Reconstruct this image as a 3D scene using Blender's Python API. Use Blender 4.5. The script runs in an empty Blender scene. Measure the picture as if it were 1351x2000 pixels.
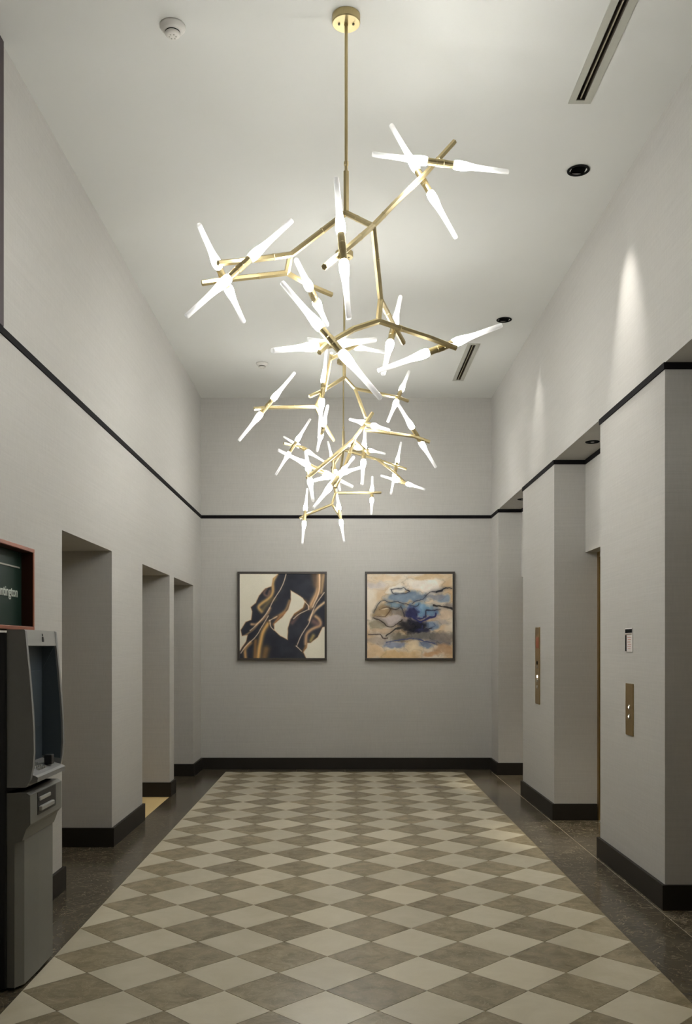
import bpy, bmesh, math, random
import numpy as np
from mathutils import Vector, Matrix

# ------------------------------------------------------------------ camera, world, exposure
scene = bpy.context.scene
F = 1775.0            # focal length in pixels of the 1351 x 2000 frame
VX, VY = 666.0, 1265.0  # vanishing point of the corridor
EYE = 1.465
cam_d = bpy.data.cameras.new('camera')
cam_d.sensor_fit = 'AUTO'
cam_d.sensor_width = 36.0
cam_d.lens = F / 2000.0 * 36.0
cam_d.shift_x = (675.5 - VX) / 2000.0
cam_d.shift_y = (VY - 1000.0) / 2000.0
cam_d.clip_start = 0.05
cam = bpy.data.objects.new('camera', cam_d)
scene.collection.objects.link(cam)
cam.location = (0, 0, EYE)
cam.rotation_euler = (math.pi / 2, 0, 0)
scene.camera = cam

world = bpy.data.worlds.new('world')
scene.world = world
world.use_nodes = True
world.node_tree.nodes['Background'].inputs[0].default_value = (1.0, 0.93, 0.82, 1)
world.node_tree.nodes['Background'].inputs[1].default_value = 0.02

scene.view_settings.view_transform = 'Standard'
scene.view_settings.look = 'None'
scene.view_settings.gamma = 1.0
scene.view_settings.use_curve_mapping = False
scene.view_settings.exposure = 0.67

BULB = 82.0           # emission of the hot end of a light tube
SPOT_W = 75.0         # ceiling wall-wash downlights
random.seed(5)

# ------------------------------------------------------------------ dimensions
XL, XR = -1.687, 1.81      # wall planes
YB = 10.95                 # back wall
YF = -2.0                  # lobby end, behind the camera
ZC = 4.475                 # ceiling
ZR0, ZR1 = 3.022, 3.06     # dark rail / soffit height
COL = scene.collection


def at(px, py, Y):
    return Vector(((px - VX) / F * Y, Y, EYE - (py - VY) / F * Y))


# ------------------------------------------------------------------ material helpers
def lin(c):
    out = []
    for v in c:
        v = v / 255.0
        out.append(v / 12.92 if v <= 0.04045 else ((v + 0.055) / 1.055) ** 2.4)
    return tuple(out) + (1.0,)


def new_mat(name):
    m = bpy.data.materials.new(name)
    m.use_nodes = True
    nt = m.node_tree
    return m, nt, nt.nodes['Principled BSDF']


def N(nt, t, **kw):
    n = nt.nodes.new(t)
    for k, v in kw.items():
        setattr(n, k, v)
    return n


def plain(name, col, rough=0.5, metal=0.0, noise=0.0, scale=40.0, spec=0.5, bump=0.0):
    m, nt, b = new_mat(name)
    b.inputs['Roughness'].default_value = rough
    b.inputs['Metallic'].default_value = metal
    b.inputs['Specular IOR Level'].default_value = spec
    tc = N(nt, 'ShaderNodeTexCoord')
    nz = N(nt, 'ShaderNodeTexNoise')
    nz.inputs['Scale'].default_value = scale
    nz.inputs['Detail'].default_value = 4
    nt.links.new(tc.outputs['Object'], nz.inputs['Vector'])
    mr = N(nt, 'ShaderNodeMapRange')
    mr.inputs['To Min'].default_value = 1 - noise
    mr.inputs['To Max'].default_value = 1 + noise
    nt.links.new(nz.outputs['Fac'], mr.inputs['Value'])
    mx = N(nt, 'ShaderNodeVectorMath', operation='SCALE')
    mx.inputs[0].default_value = col[:3]
    nt.links.new(mr.outputs[0], mx.inputs['Scale'])
    nt.links.new(mx.outputs[0], b.inputs['Base Color'])
    if bump:
        bp = N(nt, 'ShaderNodeBump')
        bp.inputs['Strength'].default_value = bump
        bp.inputs['Distance'].default_value = 0.002
        nt.links.new(nz.outputs['Fac'], bp.inputs['Height'])
        nt.links.new(bp.outputs[0], b.inputs['Normal'])
    return m


def wallpaper(name, col, amp=0.045):
    """woven grasscloth: fine horizontal threads with soft vertical slubs"""
    m, nt, b = new_mat(name)
    b.inputs['Roughness'].default_value = 0.85
    b.inputs['Specular IOR Level'].default_value = 0.2
    tc = N(nt, 'ShaderNodeTexCoord')
    outs = []
    for sc, s in (((6, 6, 330), 1.0), ((1.5, 1.5, 90), 1.0), ((90, 90, 14), 1.0)):
        mp = N(nt, 'ShaderNodeMapping')
        mp.inputs['Scale'].default_value = sc
        nz = N(nt, 'ShaderNodeTexNoise')
        nz.inputs['Scale'].default_value = s
        nz.inputs['Detail'].default_value = 2
        nt.links.new(tc.outputs['Object'], mp.inputs['Vector'])
        nt.links.new(mp.outputs[0], nz.inputs['Vector'])
        outs.append(nz.outputs['Fac'])
    a1 = N(nt, 'ShaderNodeMath', operation='ADD')
    a2 = N(nt, 'ShaderNodeMath', operation='ADD')
    nt.links.new(outs[0], a1.inputs[0]); nt.links.new(outs[1], a1.inputs[1])
    nt.links.new(a1.outputs[0], a2.inputs[0]); nt.links.new(outs[2], a2.inputs[1])
    mr = N(nt, 'ShaderNodeMapRange')
    mr.inputs['From Min'].default_value = 0.9
    mr.inputs['From Max'].default_value = 2.1
    mr.inputs['To Min'].default_value = 1 - amp * 1.6
    mr.inputs['To Max'].default_value = 1 + amp * 1.6
    nt.links.new(a2.outputs[0], mr.inputs['Value'])
    mx = N(nt, 'ShaderNodeVectorMath', operation='SCALE')
    mx.inputs[0].default_value = col[:3]
    nt.links.new(mr.outputs[0], mx.inputs['Scale'])
    nt.links.new(mx.outputs[0], b.inputs['Base Color'])
    bp = N(nt, 'ShaderNodeBump')
    bp.inputs['Strength'].default_value = 0.25
    bp.inputs['Distance'].default_value = 0.0015
    nt.links.new(a2.outputs[0], bp.inputs['Height'])
    nt.links.new(bp.outputs[0], b.inputs['Normal'])
    return m


def marble(name, base, dark, vein, rough, scale=4.0, vein_amt=0.25, contrast=1.0, spec=0.5):
    m, nt, b = new_mat(name)
    b.inputs['Roughness'].default_value = rough
    b.inputs['Specular IOR Level'].default_value = spec
    tc = N(nt, 'ShaderNodeTexCoord')
    oi = N(nt, 'ShaderNodeObjectInfo')
    off = N(nt, 'ShaderNodeMath', operation='MULTIPLY')
    off.inputs[1].default_value = 53.0
    nt.links.new(oi.outputs['Random'], off.inputs[0])
    add = N(nt, 'ShaderNodeVectorMath', operation='ADD')
    nt.links.new(tc.outputs['Object'], add.inputs[0])
    nt.links.new(off.outputs[0], add.inputs[1])
    n1 = N(nt, 'ShaderNodeTexNoise')
    n1.inputs['Scale'].default_value = scale
    n1.inputs['Detail'].default_value = 8
    n1.inputs['Roughness'].default_value = 0.65
    n1.inputs['Distortion'].default_value = 0.6
    nt.links.new(add.outputs[0], n1.inputs['Vector'])
    r1 = N(nt, 'ShaderNodeValToRGB')
    e = r1.color_ramp.elements
    e[0].position = 0.5 - 0.22 / contrast; e[0].color = dark
    e[1].position = 0.5 + 0.2 / contrast; e[1].color = base
    nt.links.new(n1.outputs['Fac'], r1.inputs['Fac'])
    n2 = N(nt, 'ShaderNodeTexNoise')
    n2.inputs['Scale'].default_value = scale * 1.3
    n2.inputs['Detail'].default_value = 5
    n2.inputs['Distortion'].default_value = 1.6
    nt.links.new(add.outputs[0], n2.inputs['Vector'])
    r2 = N(nt, 'ShaderNodeValToRGB')
    e = r2.color_ramp.elements
    e[0].position = 0.487; e[0].color = (0, 0, 0, 1)
    e[1].position = 0.5; e[1].color = (1, 1, 1, 1)
    k = r2.color_ramp.elements.new(0.513); k.color = (0, 0, 0, 1)
    nt.links.new(n2.outputs['Fac'], r2.inputs['Fac'])
    ml = N(nt, 'ShaderNodeMath', operation='MULTIPLY')
    ml.inputs[1].default_value = vein_amt
    nt.links.new(r2.outputs['Color'], ml.inputs[0])
    mix = N(nt, 'ShaderNodeMix', data_type='RGBA')
    nt.links.new(ml.outputs[0], mix.inputs['Factor'])
    nt.links.new(r1.outputs['Color'], mix.inputs['A'])
    mix.inputs['B'].default_value = vein
    # per-tile tone
    mr = N(nt, 'ShaderNodeMapRange')
    mr.inputs['To Min'].default_value = 0.9
    mr.inputs['To Max'].default_value = 1.1
    nt.links.new(oi.outputs['Random'], mr.inputs['Value'])
    sc = N(nt, 'ShaderNodeVectorMath', operation='SCALE')
    nt.links.new(mix.outputs['Result'], sc.inputs[0])
    nt.links.new(mr.outputs[0], sc.inputs['Scale'])
    nt.links.new(sc.outputs[0], b.inputs['Base Color'])
    return m


def tube_mat():
    """frosted acrylic rod lit from its socket: hot end glows, tip is half clear"""
    m, nt, b = new_mat('lit_frosted_rod')
    b.inputs['Base Color'].default_value = (0.9, 0.9, 0.9, 1)
    b.inputs['Roughness'].default_value = 0.35
    at_ = N(nt, 'ShaderNodeAttribute', attribute_name='along')
    cv = N(nt, 'ShaderNodeFloatCurve')
    nt.links.new(at_.outputs['Fac'], cv.inputs['Value'])
    pts = cv.mapping.curves[0].points
    pts[0].location = (0, 1.0); pts[1].location = (1, 0.0)
    for p in ((0.16, 1.0), (0.24, 0.22), (0.33, 0.022), (0.5, 0.0065), (0.8, 0.001)):
        pts.new(*p)
    for p in pts:
        p.handle_type = 'VECTOR'
    cv.mapping.update()
    ma = N(nt, 'ShaderNodeMath', operation='MULTIPLY_ADD')
    ma.inputs[1].default_value = BULB
    ma.inputs[2].default_value = 0.06
    nt.links.new(cv.outputs[0], ma.inputs[0])
    b.inputs['Emission Color'].default_value = (1.0, 0.995, 0.955, 1)
    nt.links.new(ma.outputs[0], b.inputs['Emission Strength'])
    tr = N(nt, 'ShaderNodeBsdfTransparent')
    ms = N(nt, 'ShaderNodeMixShader')
    mr = N(nt, 'ShaderNodeMapRange')
    mr.inputs['From Min'].default_value = 0.45
    mr.inputs['From Max'].default_value = 1.0
    mr.inputs['To Min'].default_value = 0.0
    mr.inputs['To Max'].default_value = 0.35
    nt.links.new(at_.outputs['Fac'], mr.inputs['Value'])
    nt.links.new(mr.outputs[0], ms.inputs['Fac'])
    nt.links.new(b.outputs[0], ms.inputs[1])
    nt.links.new(tr.outputs[0], ms.inputs[2])
    nt.links.new(ms.outputs[0], nt.nodes['Material Output'].inputs['Surface'])
    return m


def attr_mat(name, attr, rough=0.6):
    m, nt, b = new_mat(name)
    a = N(nt, 'ShaderNodeAttribute', attribute_name=attr)
    tc = N(nt, 'ShaderNodeTexCoord')
    nz = N(nt, 'ShaderNodeTexNoise')
    nz.inputs['Scale'].default_value = 260
    nt.links.new(tc.outputs['Object'], nz.inputs['Vector'])
    mr = N(nt, 'ShaderNodeMapRange')
    mr.inputs['To Min'].default_value = 0.88
    mr.inputs['To Max'].default_value = 1.12
    nt.links.new(nz.outputs['Fac'], mr.inputs['Value'])
    sc = N(nt, 'ShaderNodeVectorMath', operation='SCALE')
    nt.links.new(a.outputs['Color'], sc.inputs[0])
    nt.links.new(mr.outputs[0], sc.inputs['Scale'])
    nt.links.new(sc.outputs[0], b.inputs['Base Color'])
    b.inputs['Roughness'].default_value = rough
    b.inputs['Specular IOR Level'].default_value = 0.25
    return m


def emit(name, col, s):
    m, nt, b = new_mat(name)
    b.inputs['Base Color'].default_value = col
    b.inputs['Emission Color'].default_value = col
    b.inputs['Emission Strength'].default_value = s
    return m


M = {}
M['wall'] = wallpaper('grey_grasscloth', (0.485, 0.472, 0.445))
M['ceiling'] = plain('ceiling_paint', (0.64, 0.64, 0.61), 0.9, noise=0.015, scale=3, spec=0.1)
M['black'] = plain('dark_rail', (0.008, 0.007, 0.008), 0.8, spec=0.1)
M['base'] = plain('dark_baseboard', (0.017, 0.0135, 0.010), 0.5, noise=0.15, scale=12, spec=0.3)
M['light_marble'] = marble('cream_marble', (0.66, 0.60, 0.46, 1), (0.58, 0.52, 0.385, 1), (0.68, 0.63, 0.52, 1), 0.24, 5, 0.1, spec=0.45)
M['dark_marble'] = marble('taupe_marble', (0.395, 0.33, 0.215, 1), (0.20, 0.162, 0.095, 1), (0.55, 0.48, 0.34, 1), 0.24, 9, 0.35, spec=0.45)
M['border_marble'] = marble('brown_black_marble', (0.130, 0.108, 0.072, 1), (0.038, 0.030, 0.021, 1), (0.50, 0.44, 0.34, 1), 0.18, 7, 0.4, spec=0.5)
M['beige_floor'] = plain('beige_floor', (0.72, 0.55, 0.27), 0.5, noise=0.05)
M['grout'] = plain('grout', (0.34, 0.30, 0.23), 0.8, noise=0.1)
M['brass'] = plain('brushed_brass', (0.52, 0.43, 0.235), 0.42, metal=1.0, noise=0.08, scale=30)
M['brass_panel'] = plain('bronze_panel', (0.36, 0.25, 0.10), 0.36, metal=0.9, noise=0.1, scale=30)
M['brass_door'] = plain('bronze_door', (0.34, 0.25, 0.13), 0.3, metal=1.0, noise=0.06, scale=6)
M['tube'] = tube_mat()
M['white'] = plain('white_plastic', (0.62, 0.60, 0.56), 0.5)
M['diff_frame'] = plain('diffuser_frame', (0.40, 0.395, 0.34), 0.5)
M['slot'] = plain('diffuser_dark', (0.10, 0.082, 0.058), 0.6)
M['slot_blade'] = plain('diffuser_blade', (0.26, 0.22, 0.15), 0.5)
M['frame'] = plain('dark_bronze_frame', (0.045, 0.036, 0.030), 0.4, noise=0.15, scale=20)
M['atm_grey'] = plain('machine_grey', (0.25, 0.25, 0.245), 0.55, noise=0.05, scale=60)
M['atm_light'] = plain('machine_light_grey', (0.34, 0.34, 0.32), 0.5, noise=0.04)
M['atm_front'] = plain('machine_front_grey', (0.19, 0.188, 0.172), 0.55, noise=0.04)
M['atm_dark'] = plain('machine_black', (0.012, 0.012, 0.014), 0.45)
M['atm_blue'] = plain('machine_dark_blue', (0.075, 0.095, 0.115), 0.35)
M['steel'] = plain('steel', (0.55, 0.55, 0.52), 0.3, metal=1.0)
M['sign_wood'] = plain('red_brown_wood', (0.30, 0.085, 0.035), 0.45, noise=0.2, scale=14)
M['sign_liner'] = plain('dark_red_brown', (0.050, 0.016, 0.009), 0.6, spec=0.2)
M['sign_green'] = plain('sign_green', (0.014, 0.034, 0.025), 0.45, spec=0.2)
M['sign_text'] = plain('sign_white', (0.62, 0.66, 0.60), 0.5)
M['dark_panel'] = plain('dark_brown_paint', (0.045, 0.032, 0.036), 0.6)
M['paper'] = plain('white_card', (0.72, 0.68, 0.66), 0.6)
M['red'] = plain('red_print', (0.50, 0.14, 0.10), 0.6)
M['lamp_black'] = plain('lamp_black', (0.006, 0.006, 0.006), 0.85, spec=0.1)
M['button'] = emit('lit_button', (1.0, 0.95, 0.85, 1), 1.4)
M['lens'] = plain('lamp_lens', (0.3, 0.3, 0.28), 0.1)
M['car'] = plain('lift_interior', (0.30, 0.22, 0.12), 0.4, noise=0.1, scale=5)


# ------------------------------------------------------------------ mesh helpers
def finish(name, bm, mat, parent=None, smooth=False):
    me = bpy.data.meshes.new(name)
    bmesh.ops.recalc_face_normals(bm, faces=bm.faces[:])
    bm.to_mesh(me)
    bm.free()
    if mat:
        me.materials.append(mat)
    if smooth:
        for p in me.polygons:
            p.use_smooth = True
    return link(name, me, parent)


def link(name, me, parent=None, mat=None):
    o = bpy.data.objects.new(name, me)
    COL.objects.link(o)
    if parent is not None:
        o.parent = parent
    return o


def box(bm, x0, x1, y0, y1, z0, z1, bevel=0.0):
    vs = [bm.verts.new((x, y, z)) for x in (x0, x1) for y in (y0, y1) for z in (z0, z1)]
    fs = []
    for f in ((0, 1, 3, 2), (4, 6, 7, 5), (0, 4, 5, 1), (2, 3, 7, 6), (0, 2, 6, 4), (1, 5, 7, 3)):
        fs.append(bm.faces.new([vs[i] for i in f]))
    if bevel:
        es = list({e for f in fs for e in f.edges})
        bmesh.ops.bevel(bm, geom=es, offset=bevel, segments=2, affect='EDGES', profile=0.5)
    return vs


def prism(bm, pts, a0, a1, axis='Y'):
    """extrude a closed 2-D outline; axis Y: pts are (x,z); axis Z: (x,y); axis X: (y,z)"""
    def P(p, a):
        return {'Y': (p[0], a, p[1]), 'Z': (p[0], p[1], a), 'X': (a, p[0], p[1])}[axis]
    v0 = [bm.verts.new(P(p, a0)) for p in pts]
    v1 = [bm.verts.new(P(p, a1)) for p in pts]
    n = len(pts)
    bm.faces.new(v0)
    bm.faces.new(v1[::-1])
    for i in range(n):
        j = (i + 1) % n
        bm.faces.new((v0[i], v0[j], v1[j], v1[i]))


def frame_of(d):
    d = d.normalized()
    up = Vector((0, 0, 1)) if abs(d.z) < 0.95 else Vector((1, 0, 0))
    a = d.cross(up).normalized()
    return d, a, a.cross(d).normalized()


def rings(bm, p0, d, prof, n=16, roll=0.0, cap0=True, cap1=True):
    """lathe: prof is a list of (distance along d, radius)"""
    d, a, b = frame_of(d)
    prev = None
    for t, r in prof:
        ring = []
        for i in range(n):
            an = roll + 2 * math.pi * i / n
            ring.append(bm.verts.new(p0 + d * t + (a * math.cos(an) + b * math.sin(an)) * r))
        if prev is None:
            if cap0:
                bm.faces.new(ring[::-1])
        else:
            for i in range(n):
                j = (i + 1) % n
                bm.faces.new((prev[i], prev[j], ring[j], ring[i]))
        prev = ring
    if cap1:
        bm.faces.new(prev)


def tag(o, label=None, cat=None, group=None, kind=None):
    if label:
        o['label'] = label
    if cat:
        o['category'] = cat
    if group:
        o['group'] = group
    if kind:
        o['kind'] = kind
    return o


def empty(name, loc, label, cat, group=None):
    o = bpy.data.objects.new(name, None)
    o.empty_display_size = 0.1
    o.location = loc
    COL.objects.link(o)
    return tag(o, label, cat, group)


def child(name, bm, mat, root, smooth=False):
    """bm is in world space; root is an un-rotated empty"""
    bmesh.ops.translate(bm, verts=bm.verts[:], vec=-world_loc(root))
    return finish(name, bm, mat, root, smooth)


def world_loc(o):
    v = Vector(o.location)
    while o.parent is not None:
        o = o.parent
        v = v + Vector(o.location)
    return v


def boxes(name, lst, mat, parent=None, bevel=0.0, kind=None, root=None):
    bm = bmesh.new()
    for b in lst:
        box(bm, *b, bevel=bevel)
    if root is not None:
        return child(name, bm, mat, root)
    o = finish(name, bm, mat, parent)
    if kind:
        o['kind'] = kind
    return o


# ------------------------------------------------------------------ room shell
OPEN_L = [(5.494, 6.69), (7.717, 8.94), (9.17, 10.36)]     # openings in the left wall
HEAD_L = 2.176
REC_R = [(0.95, 2.35), (3.70, 5.083), (6.35, 7.723), (9.05, 10.465)]   # bays in the right wall
XBAY, HEAD_R = 2.0755, 2.275
DEEP = 0.75

# left wall: header above the openings and the piers between them
lst = [(XL - DEEP, XL, YF, YB, HEAD_L, ZC)]
prev = YF
for a, b in OPEN_L:
    lst.append((XL - DEEP, XL, prev, a, 0, HEAD_L))
    prev = b
lst.append((XL - DEEP, XL, prev, YB, 0, HEAD_L))
boxes('wall_left', lst, M['wall'], kind='structure')
# right wall: upper wall over the bays, pillars, bay back walls above the lift doors
lst = [(XR, XR + DEEP, YF, YB, ZR1, ZC)]
prev = YF
for a, b in REC_R:
    lst.append((XR, XR + DEEP, prev, a, 0, ZR1))
    lst.append((XBAY, XR + DEEP, a, b, HEAD_R, ZR1))
    prev = b
lst.append((XR, XR + DEEP, prev, YB, 0, ZR1))
boxes('wall_right', lst, M['wall'], kind='structure')
boxes('wall_back', [(XL - DEEP, XR + DEEP, YB, YB + 0.15, 0, ZC)], M['wall'], kind='structure')


# ceiling sheet with real cut-outs for the slot diffusers and downlights
DIFF = [(1.253, 1.377, 3.78, 5.021), (1.253, 1.377, 8.995, 10.235)]
DOWN = [(1.494, 5.726), (1.494, 8.335)]
holes = [(a + 0.012, b - 0.012, c + 0.012, d - 0.012) for a, b, c, d in DIFF]
holes += [(x - 0.045, x + 0.045, y - 0.045, y + 0.045) for x, y in DOWN]
xs = sorted({XL - DEEP, XR + DEEP} | {h[0] for h in holes} | {h[1] for h in holes})
ys = sorted({YF, YB + 0.15} | {h[2] for h in holes} | {h[3] for h in holes})
bm = bmesh.new()
gv = {}
for i, x in enumerate(xs):
    for j, y in enumerate(ys):
        gv[i, j] = bm.verts.new((x, y, ZC))
for i in range(len(xs) - 1):
    for j in range(len(ys) - 1):
        cx, cy = (xs[i] + xs[i + 1]) / 2, (ys[j] + ys[j + 1]) / 2
        if any(h[0] < cx < h[1] and h[2] < cy < h[3] for h in holes):
            continue
        bm.faces.new((gv[i, j], gv[i, j + 1], gv[i + 1, j + 1], gv[i + 1, j]))
tag(finish('ceiling', bm, M['ceiling']), kind='structure')

# ------------------------------------------------------------------ floor: every tile a piece
D = 0.432                      # diagonal of a 12-inch tile laid on point
CL = -1.362
CR = CL + 6.5 * D
CB = 10.725                    # far edge of the chequered field
CN = 2.75                      # pieces are built from here on
Y0 = 4.313                     # a taupe tile row is centred here
G = 0.0016
floor = boxes('floor', [(XL - DEEP, XR + DEEP, YF, YB + 0.1, -0.06, -0.0025)], M['grout'], kind='structure')
TH = 0.006


def tile_mesh(name, pts, mat):
    bm = bmesh.new()
    prism(bm, pts, -TH, 0.0, 'Z')
    bmesh.ops.recalc_face_normals(bm, faces=bm.faces[:])
    me = bpy.data.meshes.new(name)
    bm.to_mesh(me)
    bm.free()
    me.materials.append(mat)
    return me


h = D / 2 - G * 1.414
full = {k: tile_mesh(k, [(-h, 0), (0, -h), (h, 0), (0, h)], M[m]) for k, m in
        (('cream_tile', 'light_marble'), ('taupe_tile', 'dark_marble'))}


def clip(poly, axis, lim, keep_less):
    out = []
    n = len(poly)
    for i in range(n):
        p, q = poly[i], poly[(i + 1) % n]
        ip = (p[axis] <= lim + 1e-9) if keep_less else (p[axis] >= lim - 1e-9)
        iq = (q[axis] <= lim + 1e-9) if keep_less else (q[axis] >= lim - 1e-9)
        if ip:
            out.append(p)
        if ip != iq:
            t = (lim - p[axis]) / (q[axis] - p[axis])
            r = [p[0] + (q[0] - p[0]) * t, p[1] + (q[1] - p[1]) * t]
            out.append(tuple(r))
    return out


part_cache = {}
for m in range(0, 15):
    cx = CL + m * D / 2
    kind = 'taupe_tile' if m % 2 else 'cream_tile'
    for k in range(-6, 18):
        cy = Y0 + k * D + (0 if m % 2 else D / 2)
        poly = [(cx - h, cy), (cx, cy - h), (cx + h, cy), (cx, cy + h)]
        q = poly
        for ax, lim, less in ((0, CL + G / 2, False), (0, CR - G / 2, True), (1, CN, False), (1, CB - G / 2, True)):
            if q:
                q = clip(q, ax, lim, less)
        if len(q) < 3:
            continue
        area = 0.5 * abs(sum(q[i][0] * q[(i + 1) % len(q)][1] - q[(i + 1) % len(q)][0] * q[i][1] for i in range(len(q))))
        if area < 0.0004:
            continue
        if area > 2 * h * h - 1e-6:
            me = full[kind]
        else:
            loc = [(round(p[0] - cx, 4), round(p[1] - cy, 4)) for p in q]
            key = (kind, tuple(loc))
            if key not in part_cache:
                part_cache[key] = tile_mesh(kind, loc, M['dark_marble' if m % 2 else 'light_marble'])
            me = part_cache[key]
        o = link(kind, me, floor)
        o.location = (cx, cy, 0)


def border(x0, x1, y0, y1, mat='border_marble', nm='border_tile'):
    pts = [(x0 + G / 2, y0 + G / 2), (x1 - G / 2, y0 + G / 2), (x1 - G / 2, y1 - G / 2), (x0 + G / 2, y1 - G / 2)]
    cx, cy = (x0 + x1) / 2, (y0 + y1) / 2
    key = (nm, round(x1 - x0, 4), round(y1 - y0, 4))
    if key not in part_cache:
        part_cache[key] = tile_mesh(nm, [(p[0] - cx, p[1] - cy) for p in pts], M[mat])
    o = link(nm, part_cache[key], floor)
    o.location = (cx, cy, 0)


XJ = 1.778                      # joint that runs along the foot of the pillars
y = CN
while y < CB - 0.05:
    y1 = min(y + 0.532, CB)
    border(XL, CL, y, y1)
    border(CR, XJ - 0.004, y, y1)
    y = y1
x = XL
while x < XJ - 0.02:
    x1 = min(x + 0.578, XJ)
    border(x, x1, CB, YB)
    x = x1
for a, b in REC_R[1:]:
    n = 2
    for i in range(n):
        border(XJ, XR + 0.42, a + (b - a) * i / n, a + (b - a) * (i + 1) / n)
prev = CN
for a, b in REC_R[1:] + [(YB, YB)]:
    if a > prev:
        border(XJ, XR, prev, a)
    prev = b
for i, (a, b) in enumerate(OPEN_L):
    if i == 1:
        border(XL - 0.55, XL, a, b, 'beige_floor', 'threshold_floor_panel')
    else:
        for j in range(2):
            border(XL - 0.55, XL, a + (b - a) * j / 2, a + (b - a) * (j + 1) / 2)
# the rest of the lobby floor, behind the camera
bm = bmesh.new()
box(bm, XL, XR, YF, CN, -0.004, -0.0002)
finish('lobby_floor_sheet', bm, M['light_marble'], floor)

# ------------------------------------------------------------------ baseboards
BH, BT = 0.14, 0.02


def wall_strips(z0, z1, t):
    left, right = [], []
    prev = YF
    for a, b in OPEN_L:
        left.append((XL, XL + t, prev, a, z0, z1))
        prev = b
    left.append((XL, XL + t, prev, YB, z0, z1))
    return left


left = []
prev = YF
for a, b in OPEN_L + [(YB, None)]:
    left.append((XL - 0.0, XL + BT, prev, a + (BT if b else 0), 0.0005, BH))       # pier face, wraps the corner
    if b:
        left.append((XL - 0.5, XL, a, a + BT, 0.0005, BH))
        left.append((XL - 0.5, XL + BT, b - BT, b, 0.0005, BH))
        prev = b
boxes('baseboard_left', left, M['base'], kind='structure')
right = []
prev = YF
for a, b in REC_R + [(YB, None)]:
    right.append((XR - BT, XR, prev, a + (BT if b else 0), 0.0005, BH))
    if b:
        right.append((XR, XR + 0.36, a, a + BT, 0.0005, BH))
        right.append((XR - BT, XR + 0.36, b - BT, b, 0.0005, BH))
        prev = b
boxes('baseboard_right', right, M['base'], kind='structure')
boxes('baseboard_back', [(XL + BT, XR - BT, YB - BT, YB, 0.0005, BH)], M['base'], kind='structure')

# ------------------------------------------------------------------ dark picture rail
RT = 0.008
boxes('trim_1', [(XL, XL + RT, YF, YB, ZR0, ZR1)], M['black'], kind='structure')
boxes('trim_2', [(XL + RT, XR - RT, YB - RT, YB, ZR0, ZR1)], M['black'], kind='structure')
tr = []
prev = YF
for a, b in REC_R + [(YB, None)]:
    tr.append((XR - RT, XR, prev, a, ZR0, ZR1))
    if b:
        tr.append((XR - RT, XBAY, a, a + RT, ZR0, ZR1 - 0.0005))
        tr.append((XR - RT, XBAY, b - RT, b, ZR0, ZR1 - 0.0005))
        tr.append((XBAY - RT, XBAY, a, b, ZR0, ZR1 - 0.0005))
        prev = b
boxes('trim_3', tr, M['black'], kind='structure')
# dark upright where the upper left wall meets the lobby
boxes('trim_4', [(XL, XL + 0.012, 4.30, 4.515, ZR1, ZC)], M['dark_panel'], kind='structure')


# ------------------------------------------------------------------ lift doors
def lift_door(n, xf, side, y0, y1, z1, mat=None):
    """side = +1: door is on the right (+x) wall, -1: left; xf = plane of the frame"""
    fr = 0.045
    root = bpy.data.objects.new('door_%d' % n, None)
    root.location = (xf, (y0 + y1) / 2, 0)
    COL.objects.link(root)
    root['kind'] = 'structure'

    def bx(x0, x1):
        return (min(x0, x1), max(x0, x1))
    fx = bx(xf, xf + side * 0.10)
    dx = bx(xf + side * 0.07, xf + side * 0.10)
    boxes('door_jamb', [(*fx, y0, y0 + fr, 0.0005, z1)], M['brass_panel'], root=root)
    boxes('door_jamb', [(*fx, y1 - fr, y1, 0.0005, z1)], M['brass_panel'], root=root)
    boxes('door_head', [(*fx, y0 + fr, y1 - fr, z1 - fr, z1)], M['brass_panel'], root=root)
    ym = (y0 + y1) / 2
    boxes('door_leaf', [(*dx, y0 + fr, ym - 0.003, 0.008, z1 - fr)], M['brass_door'], root=root, bevel=0.002)
    boxes('door_leaf', [(*dx, ym + 0.003, y1 - fr, 0.008, z1 - fr)], M['brass_door'], root=root, bevel=0.002)
    boxes('door_sill', [(*fx, y0 + fr, y1 - fr, 0.0005, 0.007)], M['steel'], root=root)


n = 1
for a, b in OPEN_L:
    lift_door(n, XL - 0.5, -1, a, b, HEAD_L)
    n += 1
for a, b in REC_R:
    lift_door(n, XR + 0.365, 1, a, b, HEAD_R)
    n += 1


# ------------------------------------------------------------------ downlights
def spot(parent, loc, watts, angle, blend, col=(1.0, 0.93, 0.82), r=0.02, tilt=(0, 0, 0)):
    l = bpy.data.lights.new('downlight_beam', 'SPOT')
    l.energy = watts
    l.spot_size = math.radians(angle)
    l.spot_blend = blend
    l.color = col
    l.shadow_soft_size = r
    o = bpy.data.objects.new('downlight_beam', l)
    COL.objects.link(o)
    o.parent = parent
    o.location = Vector(loc) - world_loc(parent)
    o.rotation_euler = tilt
    return o


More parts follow.
